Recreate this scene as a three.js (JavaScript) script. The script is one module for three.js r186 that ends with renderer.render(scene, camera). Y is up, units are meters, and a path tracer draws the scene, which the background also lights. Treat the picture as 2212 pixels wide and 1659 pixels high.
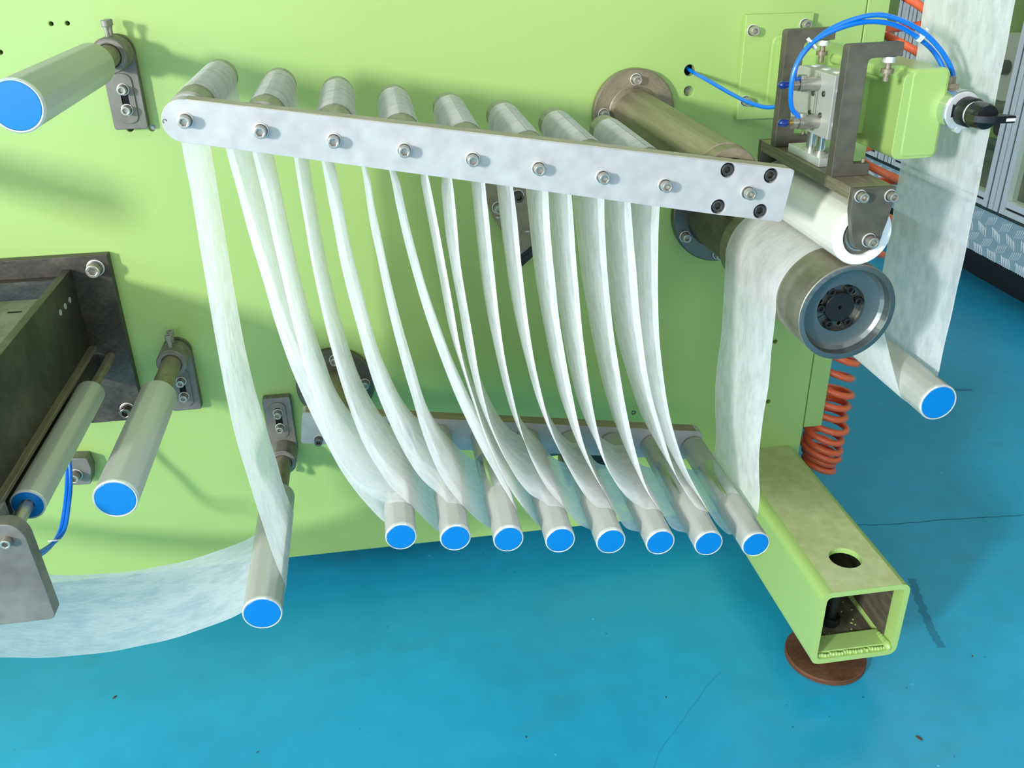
import * as THREE from 'three';
import { RoundedBoxGeometry } from 'three/addons/geometries/RoundedBoxGeometry.js';
import { mergeGeometries, toCreasedNormals } from 'three/addons/utils/BufferGeometryUtils.js';
import { RectAreaLightUniformsLib } from 'three/addons/lights/RectAreaLightUniformsLib.js';

// ------------------------------------------------------------------ camera, light, exposure
RectAreaLightUniformsLib.init();
const scene = new THREE.Scene();
const camera = new THREE.PerspectiveCamera(46.175, 2212 / 1659, 0.05, 60);
camera.position.set(0.0077, 1.3735, 1.547);
camera.rotation.set(-0.4738, -0.1471, -0.0176, 'YXZ');
scene.background = new THREE.Color(0.75, 0.88, 1.0);
scene.backgroundIntensity = 1.0;
const renderer = new THREE.WebGLRenderer({ antialias: true });
renderer.toneMapping = THREE.LinearToneMapping;
renderer.toneMappingExposure = 0.91;
renderer.shadowMap.enabled = true;

const ROOM = { x0: -4.6, x1: 5.6, z0: -4.2, z1: 6.4, h: 4.2, t: 0.2 };
// openings out of view, first is the key, the rest added fill: [wall, along0, along1, y0, y1, light intensity]
const OPENINGS = [
  ['left', 4.2, 5.0, 2.05, 2.8, 485],  // key window out of view, sets the direction of the shadows
  ['left', 0.6, 3.0, 0.7, 2.6, 5.2],  // added fill, brightens the webs and the beam side
  ['left', -3.8, -1.5, 0.5, 2.5, 13],  // added fill passing behind the machine to light the tread plate
  ['front', -3.6, -0.4, 0.9, 2.7, 4.7],  // added fill from behind the camera, left half
  ['front', 0.6, 3.4, 0.9, 2.7, 4.1],  // added fill from behind the camera, right half
];
const FILL_LAMPS = [[-1.6, 2.6], [1.2, 2.6], [1.45, -2.3], [2.8, -2.0], [3.8, 1.0]];  // fill lamps added on the ceiling, placed by what they brighten
const FILL_LAMP_I = 4.0;
const DAY = new THREE.Color(0.96, 0.99, 1.0);

// ------------------------------------------------------------------ helpers
let seed = 7;
const rnd = () => { seed = (seed * 1664525 + 1013904223) >>> 0; return seed / 4294967296; };
const V = (x, y, z) => new THREE.Vector3(x, y, z);
const used = new Map();
function numbered(name) {
  const n = used.get(name) ?? 0; used.set(name, n + 1);
  return n ? name + '_' + String(n).padStart(3, '0') : name;
}
function tag(o, label, category, group, kind) {
  if (label) o.userData.label = label;
  if (category) o.userData.category = category;
  if (group) o.userData.group = group;
  if (kind) o.userData.kind = kind;
  return o;
}
function thing(name, label, category, pos = [0, 0, 0], group) {
  const o = new THREE.Group(); o.name = numbered(name); o.position.set(...pos); scene.add(o);
  return tag(o, label, category, group);
}
const plain = (g) => { g = g.index ? g.toNonIndexed() : g; for (const k of Object.keys(g.attributes)) if (!['position', 'normal', 'uv'].includes(k)) g.deleteAttribute(k); return g; };
const join = (l) => { l = (Array.isArray(l) ? l : [l]); return l.length === 1 ? l[0] : mergeGeometries(l.map(plain)); };
function part(name, geos, mat, parent = scene) {
  const m = new THREE.Mesh(join(geos), mat);
  m.name = parent === scene ? numbered(name) : name;
  m.castShadow = m.receiveShadow = true; parent.add(m); return m;
}
function struct(name, geos, mat, label) { const m = part(name, geos, mat); return tag(m, label, null, null, 'structure'); }
const bx = (x0, x1, y0, y1, z0, z1, r = 0) => {
  const w = x1 - x0, h = y1 - y0, d = z1 - z0;
  const g = r ? new RoundedBoxGeometry(w, h, d, 2, r) : new THREE.BoxGeometry(w, h, d);
  return g.translate((x0 + x1) / 2, (y0 + y1) / 2, (z0 + z1) / 2);
};
// cylinder along z
const cz = (x, y, r, z0, z1, seg = 40, r1 = r) => new THREE.CylinderGeometry(r1, r, z1 - z0, seg).rotateX(Math.PI / 2).translate(x, y, (z0 + z1) / 2);
const cx = (y, z, r, x0, x1, seg = 28) => new THREE.CylinderGeometry(r, r, x1 - x0, seg).rotateZ(Math.PI / 2).translate((x0 + x1) / 2, y, z);
const cy = (x, z, r, y0, y1, seg = 28) => new THREE.CylinderGeometry(r, r, y1 - y0, seg).translate(x, (y0 + y1) / 2, z);
// lathe around the z axis: list of [z, radius]
const lathe = (x, y, pts, seg = 56) => toCreasedNormals(new THREE.LatheGeometry(pts.map(([z, r]) => new THREE.Vector2(r, z)), seg).rotateX(Math.PI / 2), 0.5).translate(x, y, 0);
function shapeOf(pts) { const s = new THREE.Shape(); pts.forEach(([x, y], i) => (i ? s.lineTo(x, y) : s.moveTo(x, y))); s.closePath(); return s; }
function rounded(pts, r) {           // polygon with rounded corners
  const s = new THREE.Shape(), n = pts.length;
  for (let i = 0; i < n; i++) {
    const p = pts[i], a = pts[(i + n - 1) % n], b = pts[(i + 1) % n], rr = Array.isArray(r) ? r[i] : r;
    const da = Math.hypot(a[0] - p[0], a[1] - p[1]), db = Math.hypot(b[0] - p[0], b[1] - p[1]), ra = Math.min(rr, da / 2.02), rb = Math.min(rr, db / 2.02);
    const p0 = [p[0] + (a[0] - p[0]) / da * ra, p[1] + (a[1] - p[1]) / da * ra], p1 = [p[0] + (b[0] - p[0]) / db * rb, p[1] + (b[1] - p[1]) / db * rb];
    i ? s.lineTo(...p0) : s.moveTo(...p0); s.quadraticCurveTo(p[0], p[1], ...p1);
  }
  s.closePath(); return s;
}
const hole = (x, y, r) => { const p = new THREE.Path(); p.absarc(x, y, r, 0, Math.PI * 2, true); return p; };
function hexPath(x, y, r, turn = 0) { const p = new THREE.Path(); for (let i = 0; i < 6; i++) { const a = turn - i * Math.PI / 3; i ? p.lineTo(x + r * Math.cos(a), y + r * Math.sin(a)) : p.moveTo(x + r * Math.cos(a), y + r * Math.sin(a)); } p.closePath(); return p; }
function capArea(g) {
  const P = g.attributes.position; let A = 0; g.computeBoundingBox(); const zm = g.boundingBox.max.z - 1e-8;
  for (let i = 0; i < P.count; i += 3) if (P.getZ(i) > zm && P.getZ(i + 1) > zm && P.getZ(i + 2) > zm) A += Math.abs((P.getX(i + 1) - P.getX(i)) * (P.getY(i + 2) - P.getY(i)) - (P.getX(i + 2) - P.getX(i)) * (P.getY(i + 1) - P.getY(i))) / 2;
  return A;
}
function ext(shape, z0, z1, bevel = 0, cs = 14) {   // extrude along z between z0 and z1, bevel kept inside
  const flat = new THREE.ExtrudeGeometry(shape, { depth: z1 - z0, bevelEnabled: false, curveSegments: cs });
  if (!bevel) return flat.translate(0, 0, z0);
  const full = capArea(flat);
  for (const [n, b] of [[cs, bevel], [8, bevel], [5, bevel], [4, bevel], [6, bevel / 2], [4, bevel / 3]]) {   // tight corners can fold over: take the first bevel that does not
    const g = new THREE.ExtrudeGeometry(shape, { depth: z1 - z0 - 2 * b, bevelEnabled: true, bevelThickness: b, bevelSize: b, bevelOffset: -b, bevelSegments: 2, curveSegments: n });
    if (capArea(g) < full) return g.translate(0, 0, z0 + b);
  }
  return flat.translate(0, 0, z0);
}
function tube(pts, r, seg = 0, radial = 12, closed = false) {
  const c = new THREE.CatmullRomCurve3(pts.map((p) => (p.isVector3 ? p : V(...p))), closed, 'centripetal');
  return new THREE.TubeGeometry(c, seg || pts.length * 8, r, radial, closed);
}
const moveAll = (g, x, y, z) => g.clone().translate(x, y, z);

// ------------------------------------------------------------------ noise and textures
function hash(x, y, s) { let h = (x * 374761393 + y * 668265263 + s * 2147483647) | 0; h = Math.imul(h ^ (h >>> 13), 1274126177); return ((h ^ (h >>> 16)) >>> 0) / 4294967296; }
function vnoise(x, y, px, py, s) {
  const ix = Math.floor(x), iy = Math.floor(y), fx = x - ix, fy = y - iy, u = fx * fx * (3 - 2 * fx), v = fy * fy * (3 - 2 * fy);
  const h = (a, b) => hash(((a % px) + px) % px, ((b % py) + py) % py, s);
  const a = h(ix, iy), b = h(ix + 1, iy), c = h(ix, iy + 1), d = h(ix + 1, iy + 1);
  return a + (b - a) * u + (c - a) * v + (a - b - c + d) * u * v;
}
function fbm(u, v, fx, fy, oct, s) { let t = 0, a = 0.5, n = 0; for (let i = 0; i < oct; i++) { t += a * vnoise(u * fx, v * fy, fx, fy, s + i); n += a; a *= 0.5; fx *= 2; fy *= 2; } return t / n; }
function dataTex(w, h, f, srgb) {
  const d = new Uint8Array(w * h * 4);
  for (let j = 0; j < h; j++) for (let i = 0; i < w; i++) { const c = f(i / w, j / h), k = (j * w + i) * 4; d[k] = c[0]; d[k + 1] = c[1]; d[k + 2] = c[2]; d[k + 3] = 255; }
  const t = new THREE.DataTexture(d, w, h, THREE.RGBAFormat); t.wrapS = t.wrapT = THREE.RepeatWrapping; t.magFilter = THREE.LinearFilter; t.minFilter = THREE.LinearMipmapLinearFilter; t.generateMipmaps = true;
  if (srgb) t.colorSpace = THREE.SRGBColorSpace;
  t.needsUpdate = true; return t;
}
const cl = (x) => Math.max(0, Math.min(255, x));
const grey = (v) => [cl(v), cl(v), cl(v)];
// nonwoven fabric: cloudy fibre density drawn out along the web
const webAlpha = dataTex(256, 1024, (u, v) => {
  const n = 0.62 * fbm(u, v, 18, 52, 4, 11) + 0.38 * fbm(u, v, 8, 27, 4, 31), f = fbm(u, v, 80, 50, 2, 77);
  let a = 0.905 + (n - 0.5) * 0.62 + (f - 0.5) * 0.12;
  const e = Math.min(u, 1 - u); if (e < 0.012) a += 0.1;
  return grey(255 * Math.max(0.45, Math.min(0.975, a)));
});
const webBump = dataTex(256, 512, (u, v) => grey(255 * (0.6 * fbm(u, v, 22, 60, 3, 5) + 0.4 * fbm(u, v, 80, 160, 2, 8))));
// floor paint: faint cloudiness, scuffs and specks
const floorSpots = [];
for (let i = 0; i < 90; i++) floorSpots.push([rnd(), rnd(), 0.0006 + 0.0014 * rnd() * rnd(), rnd() < 0.35 ? 55 : -60]);
const floorTex = dataTex(1024, 1024, (u, v) => {
  const n = fbm(u, v, 6, 6, 5, 3) - 0.5, m = fbm(u, v, 60, 60, 2, 9) - 0.5, sc = Math.max(0, fbm(u, v, 14, 30, 3, 19) - 0.66) * 3;
  let k = 1 + n * 0.16 + m * 0.05, r = 34 * k + sc * 12, g = 160 * k - sc * 6, b = 198 * k - sc * 14;
  for (const s of floorSpots) { const d = Math.hypot(u - s[0], v - s[1]); if (d < s[2]) { r += s[3]; g += s[3]; b += s[3]; } }
  return [cl(r), cl(g), cl(b)];
}, true);
floorTex.repeat.set(0.5, 0.5);
const floorRough = dataTex(256, 256, (u, v) => grey(92 + 70 * (fbm(u, v, 8, 8, 4, 41) - 0.3)));
floorRough.repeat.set(0.7, 0.7);
const fineBump = dataTex(256, 256, (u, v) => grey(255 * (0.6 * fbm(u, v, 40, 40, 3, 21) + 0.4 * fbm(u, v, 90, 90, 1, 23))));
// dusty metal colour and roughness
const dustTex = (a, b, s) => dataTex(256, 256, (u, v) => { const n = fbm(u, v, 10, 10, 4, s), m = fbm(u, v, 80, 80, 2, s + 5) - 0.5, t = Math.max(0, Math.min(1, (n - 0.3) * 2.2)); return [0, 1, 2].map((i) => cl(a[i] + (b[i] - a[i]) * t + m * 22)); }, true);
const brushTex = dataTex(256, 256, (u, v) => grey(255 * (0.35 + 0.3 * fbm(u, v, 4, 120, 2, 61) + 0.12 * fbm(u, v, 12, 12, 3, 66))));

// ------------------------------------------------------------------ materials
const std = (color, roughness, metalness = 0, extra = {}) => new THREE.MeshStandardMaterial({ color, roughness, metalness, ...extra });
const phys = (color, roughness, metalness = 0, extra = {}) => new THREE.MeshPhysicalMaterial({ color, roughness, metalness, ...extra });
const GREEN = new THREE.Color().setRGB(0.368, 0.535, 0.155);
const M = {
  green: phys(GREEN, 0.42, 0, { bumpMap: fineBump, bumpScale: 0.00012, clearcoat: 0.25, clearcoatRoughness: 0.35 }),
  greenGloss: phys(GREEN, 0.3, 0, { clearcoat: 0.4, clearcoatRoughness: 0.2 }),
  greenShade: std(new THREE.Color(0.16, 0.21, 0.08), 0.8),  // darkened copy of the green paint, shade put into the colour
  floor: phys(0xffffff, 1, 0, { map: floorTex, roughnessMap: floorRough, clearcoat: 0.2, clearcoatRoughness: 0.3 }),
  crack: std(0x0a3444, 0.9),
  blueCap: phys(new THREE.Color().setRGB(0.0, 0.185, 0.54), 0.33, 0, { clearcoat: 0.3 }),
  alu: std(0xbcbdb4, 0.46, 0.35, { bumpMap: fineBump, bumpScale: 0.00005 }),
  dust: std(0xffffff, 0.95, 0, { map: dustTex([176, 168, 140], [192, 186, 160], 311) }),
  dustGreen: std(0xffffff, 0.9, 0, { map: dustTex([180, 187, 128], [190, 196, 142], 351) }),
  dustDark: std(0xffffff, 0.95, 0, { map: dustTex([146, 132, 104], [166, 152, 122], 331) }),
  scuff: std(0x2a6478, 0.8, 0, { transparent: true, opacity: 0.28 }),
  aluRing: std(0xe6e6e2, 0.36, 0.5),
  aluPolished: std(0xd9dcd6, 0.2, 0.95),
  barAlu: std(0xffffff, 0.55, 0.15, { map: dustTex([186, 183, 181], [193, 190, 187], 131) }),
  steel: std(0xb4afa3, 0.34, 0.75),
  steelDark: std(0x77736a, 0.35, 1),
  drum: std(0xffffff, 1, 0.92, { map: dustTex([150, 143, 126], [172, 166, 150], 151), roughnessMap: brushTex }),
  drumFace: std(0x7a807d, 0.36, 0.85),
  bronze: std(0xffffff, 0.42, 0.4, { map: dustTex([132, 121, 100], [154, 143, 120], 171), bumpMap: fineBump, bumpScale: 0.0001 }),
  bronzeDark: std(0xffffff, 0.45, 0.4, { map: dustTex([92, 88, 76], [116, 110, 94], 191) }),
  zinc: std(0xffffff, 0.5, 0.3, { map: dustTex([148, 147, 132], [164, 162, 148], 271) }),
  bareSteel: std(0xffffff, 0.6, 0.3, { map: dustTex([92, 84, 70], [122, 118, 90], 291) }),
  castGrey: std(0xffffff, 0.55, 0.45, { map: dustTex([116, 112, 104], [140, 136, 126], 211), bumpMap: fineBump, bumpScale: 0.0002 }),
  darkPlate: std(0xffffff, 0.45, 0.55, { map: dustTex([70, 66, 60], [96, 88, 78], 231) }),
  black: std(0x101312, 0.45),
  blackGloss: phys(0x0c0d0d, 0.35, 0, { clearcoat: 0.3 }),
  blackHead: std(0x5a5650, 0.38, 0.8),
  gapShade: std(0x0a0b0a, 0.9),  // near-black standing in for the shade inside holes, slots and slits
  nip: phys(0xdfddcd, 0.42, 0, { clearcoat: 0.15 }),
  nipEnd: phys(0xfaf9f4, 0.35),
  hose: phys(new THREE.Color().setRGB(0.0, 0.17, 0.72), 0.25, 0, { clearcoat: 0.6, clearcoatRoughness: 0.15 }),
  coil: phys(new THREE.Color().setRGB(1.0, 0.17, 0.055), 0.35, 0, { clearcoat: 0.4, transmission: 0.12, thickness: 0, side: THREE.DoubleSide }),
  tie: phys(0xf2f2ee, 0.5, 0, { transmission: 0.2 }),
  brass: std(0xb08a3c, 0.35, 0.9),
  navy: phys(0x0c2f78, 0.25, 0, { clearcoat: 0.5 }),
  white: std(0xf2f2f0, 0.5),
  rust: std(0xffffff, 0.75, 0.35, { map: dustTex([96, 62, 44], [128, 84, 58], 251) }),
  wall: std(0x83888a, 0.85),  // unseen walls, kept dark so less light bounces into the shadows
  ceiling: std(0x9a9d9c, 0.9),  // unseen ceiling, darkened like the walls to limit bounce
  web: phys(new THREE.Color(0.985, 0.985, 0.97), 0.92, 0, { alphaMap: webAlpha, transparent: true, bumpMap: webBump, bumpScale: 0.0006, transmission: 0.5, thickness: 0, side: THREE.DoubleSide, specularIntensity: 0.2 }),
  profile: std(0xe6eaeb, 0.38, 0.25),
  slot: std(0x0d1114, 0.6),  // near-black standing in for shade inside the profile slots
  tread: std(0xa4c0c6, 0.42, 0.25),
  treadBar: std(0xf6fafa, 0.3, 0.2),
  acrylic: phys(0xf4f7f2, 0.03, 0, { transmission: 1, thickness: 0, side: THREE.DoubleSide }),
  innerDull: std(0x8e8d72, 0.8),
  fillLampGlow: std(0xffffff, 0.6, 0, { emissive: 0xffffff, emissiveIntensity: 2.2 }),
  windowFrame: std(0xd5d8d6, 0.5),
};

// ------------------------------------------------------------------ room
{
  const { x0, x1, z0, z1, h, t } = ROOM;
  const fl = new THREE.PlaneGeometry(x1 - x0, z1 - z0, 1, 1).rotateX(-Math.PI / 2).translate((x0 + x1) / 2, 0, (z0 + z1) / 2);
  const p = fl.attributes.position, uv = fl.attributes.uv; for (let i = 0; i < p.count; i++) uv.setXY(i, p.getX(i), p.getZ(i));
  const slab = bx(x0 - t, x1 + t, -0.25, -0.002, z0 - t, z1 + t);
  const su = slab.attributes.uv, sp = slab.attributes.position; for (let i = 0; i < sp.count; i++) su.setXY(i, sp.getX(i), sp.getZ(i));
  const floor = struct('floor', [fl, slab], M.floor, 'glossy turquoise blue epoxy painted floor with scuffs and specks');
  // thin cracks and scuff marks in the paint
  const line = (pts, w, jit = 3) => { const c = new THREE.CatmullRomCurve3(pts.map(([x, z]) => V(x, 0.0006, z))), n = 40, pos = [], idx = []; for (let i = 0; i <= n; i++) { const q = c.getPoint(i / n), d = c.getTangent(i / n), j = (hash(i, 3, 5) - 0.5) * w * jit; pos.push(q.x - d.z * w + j * -d.z, q.y, q.z + d.x * w + j * d.x, q.x + d.z * w - j * d.z, q.y, q.z - d.x * w + j * d.x); if (i < n) { const k = 2 * i; idx.push(k, k + 2, k + 1, k + 1, k + 2, k + 3); } } const g = new THREE.BufferGeometry(); g.setAttribute('position', new THREE.Float32BufferAttribute(pos, 3)); g.setAttribute('uv', new THREE.Float32BufferAttribute(new Array(pos.length / 3 * 2).fill(0), 2)); g.setIndex(idx); g.computeVertexNormals(); return g; };
  part('crack', [line([[1.1, -0.175], [1.22, -0.155], [1.35, -0.15], [1.577, -0.132], [2.0, -0.10]], 0.0007)], M.crack, floor);
  part('crack', [line([[0.62, 0.255], [0.595, 0.273], [0.53, 0.335], [0.485, 0.38], [0.435, 0.43], [0.40, 0.50]], 0.0006)], M.scuff, floor);
  part('scuff', [line([[1.16, 0.05], [1.131, 0.141], [1.113, 0.206], [1.102, 0.267]], 0.009, 0.6)], M.scuff, floor);
  part('scuff', [line([[1.80, -0.80], [1.825, -0.79], [1.86, -0.785]], 0.008, 0.5)], M.scuff, floor);
  for (const [x, z, r] of [[-0.598, 0.113, 0.0035], [0.926, 0.476, 0.005], [0.49, 0.30, 0.002], [1.15, 0.3, 0.0025], [0.2, 0.35, 0.002], [-0.3, 0.3, 0.0018]]) part('floor_speck', [new THREE.DodecahedronGeometry(r, 0).scale(1.5, 0.25, 0.7).rotateY(x * 9).translate(x, 0.0007, z)], M.rust, floor);
  struct('ceiling', bx(x0 - t, x1 + t, h, h + t, z0 - t, z1 + t), M.ceiling, 'grey workshop ceiling out of view, kept dark to cut bounced light');
  const wall = (name, axis, at, out, a0, a1, list) => {
    const s = new THREE.Shape(); s.moveTo(a0, 0); s.lineTo(a1, 0); s.lineTo(a1, h); s.lineTo(a0, h); s.closePath();
    for (const [, b0, b1, y0, y1] of list) { const q = new THREE.Path(); q.moveTo(b0, y0); q.lineTo(b0, y1); q.lineTo(b1, y1); q.lineTo(b1, y0); q.closePath(); s.holes.push(q); }
    let g = new THREE.ExtrudeGeometry(s, { depth: t, bevelEnabled: false });
    if (axis === 'x') { g.rotateY(-Math.PI / 2); g.translate(out < 0 ? at : at + t, 0, 0); } else g.translate(0, 0, out < 0 ? at - t : at);
    struct(name, g, M.wall, 'grey workshop wall out of view, kept dark to cut bounced light');
  };
  wall('wall_left', 'x', x0, -1, z0 - t, z1 + t, OPENINGS.filter((o) => o[0] === 'left'));
  wall('wall_right', 'x', x1, 1, z0 - t, z1 + t, []);
  wall('wall_back', 'z', z0, -1, x0, x1, []);
  wall('wall_front', 'z', z1, 1, x0, x1, OPENINGS.filter((o) => o[0] === 'front'));
  OPENINGS.forEach(([w, a0, a1, y0, y1, I], i) => {
    const g = [], f = 0.05, am = (a0 + a1) / 2;
    const B = (p0, p1, q0, q1) => (w === 'left' ? bx(x0 - 0.12, x0 - 0.07, q0, q1, p0, p1) : bx(p0, p1, q0, q1, z1 + 0.07, z1 + 0.12));
    g.push(B(a0, a0 + f, y0, y1), B(a1 - f, a1, y0, y1), B(a0, a1, y0, y0 + f), B(a0, a1, y1 - f, y1), B(am - 0.02, am + 0.02, y0, y1));
    struct('unseen_window_' + (i + 1), g, M.windowFrame, 'white frame of an unseen window placed to light the scene');  // unseen key and fill windows, placed for the light they give
    const L = new THREE.RectAreaLight(DAY, I, a1 - a0 - 0.1, y1 - y0 - 0.1);
    L.name = 'unseen_window_light';
    if (w === 'left') { L.position.set(x0 - 0.05, (y0 + y1) / 2, am); L.lookAt(x0 + 2, (y0 + y1) / 2, am); } else { L.position.set(am, (y0 + y1) / 2, z1 + 0.05); L.lookAt(am, (y0 + y1) / 2, z1 - 2); }
    scene.add(L);
  });
  FILL_LAMPS.forEach(([x, z], i) => {
    const o = thing('fill_ceiling_lamp', 'added flat white ceiling panel giving fill light, ' + ['front left', 'front right', 'behind the machine', 'above the neighbouring machine', 'far right'][i], 'lamp', [x, h, z]);  // lamps added only for fill light
    part('frame', [bx(-0.62, 0.62, -0.06, 0, -0.32, 0.32)], M.windowFrame, o);
    part('diffuser', [bx(-0.59, 0.59, -0.064, -0.058, -0.29, 0.29)], M.fillLampGlow, o);
    const L = new THREE.RectAreaLight(0xfff8ee, FILL_LAMP_I, 1.18, 0.58); L.name = 'fill_lamp_light'; L.position.set(x, h - 0.07, z); L.lookAt(x, 0, z); scene.add(L);
  });
}

// ------------------------------------------------------------------ fasteners
const boltCache = new Map();
function boltGeo(s) {                     // socket head cap screw, axis +z, head base at 0; s = head radius
  if (boltCache.has(s)) return boltCache.get(s);
  const sh = new THREE.Shape(); sh.absarc(0, 0, s, 0, Math.PI * 2); sh.holes.push(hexPath(0, 0, s * 0.56, 0.3));
  const g = join([ext(sh, 0, s * 1.45, s * 0.13, 12), cz(0, 0, s * 0.7, -0.004, s * 0.62, 16)]);
  boltCache.set(s, g); return g;
}
const washCache = new Map();
function washGeo(s, h) { const k = s + ':' + h; if (!washCache.has(k)) { const sh = new THREE.Shape(); sh.absarc(0, 0, s, 0, Math.PI * 2); sh.holes.push(hole(0, 0, s * 0.5)); washCache.set(k, ext(sh, 0, h, h * 0.25, 14)); } return washCache.get(k); }
function bolt(parent, x, y, z, s = 0.0078, mat = M.steel, rot, washers = 2) {
  const b = part('bolt', [moveAll(boltGeo(s), 0, 0, washers * s * 0.27)], mat, parent);
  b.position.set(x, y, z); if (rot) b.rotation.set(...rot); b.rotation.z += rnd() * 2;
  if (washers) { const wm = part('washer', washGeo(s * 1.28, s * 0.22), M.aluRing, b); if (washers > 1) part('spring_washer', moveAll(washGeo(s * 1.12, s * 0.3), 0, 0, s * 0.22), M.steelDark, b); }
  return b;
}
function hexHead(x, z, y0, y1, r) { return new THREE.CylinderGeometry(r, r, y1 - y0, 6).translate(x, (y0 + y1) / 2, z); }

// ------------------------------------------------------------------ machine side panel
const ZP = -0.17;
const panel = thing('winding_machine', 'large light green painted steel side panel that carries the rollers', 'panel');
{
  const s = shapeOf([[-2.0, 0.083], [0.953, 0.088], [0.953, 2.0], [-2.0, 2.0]]);
  for (const [x, y, r] of [[-0.507, 1.234, 0.0036], [-0.481, 1.234, 0.0036], [-0.598, 1.192, 0.004], [-0.4155, 1.058, 0.006], [-0.378, 1.057, 0.006], [0.6131, 1.118, 0.0105], [0.614, 1.08, 0.0095], [0.5385, 0.384, 0.0055], [0.8585, 0.381, 0.0055], [0.8565, 0.533, 0.005]]) s.holes.push(hole(x, y, r));
  part('plate', ext(s, ZP - 0.02, ZP, 0.0015), M.green, panel);
  part('edge_flange', [bx(0.955, 1.0, 0.303, 2.0, ZP - 0.016, ZP + 0.0005, 0.002)], M.green, panel);
  part('unseen_machine_body', [bx(-2.0, 0.9, 0.1, 1.98, -1.25, ZP - 0.06)], M.darkPlate, panel);  // unseen box behind the panel, there to block light
  for (const [x, y, r, z] of [[0.614, 1.08, 0.0093, 0.014], [-0.378, 1.057, 0.0058, 0.008], [0.5385, 0.384, 0.005, 0.006]]) part('threaded_insert', [cz(x, y, r, ZP - 0.018, ZP - z, 20), cz(x, y, r * 0.5, ZP - z, ZP - z + 0.004, 12)], M.steel, panel);
}

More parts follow.
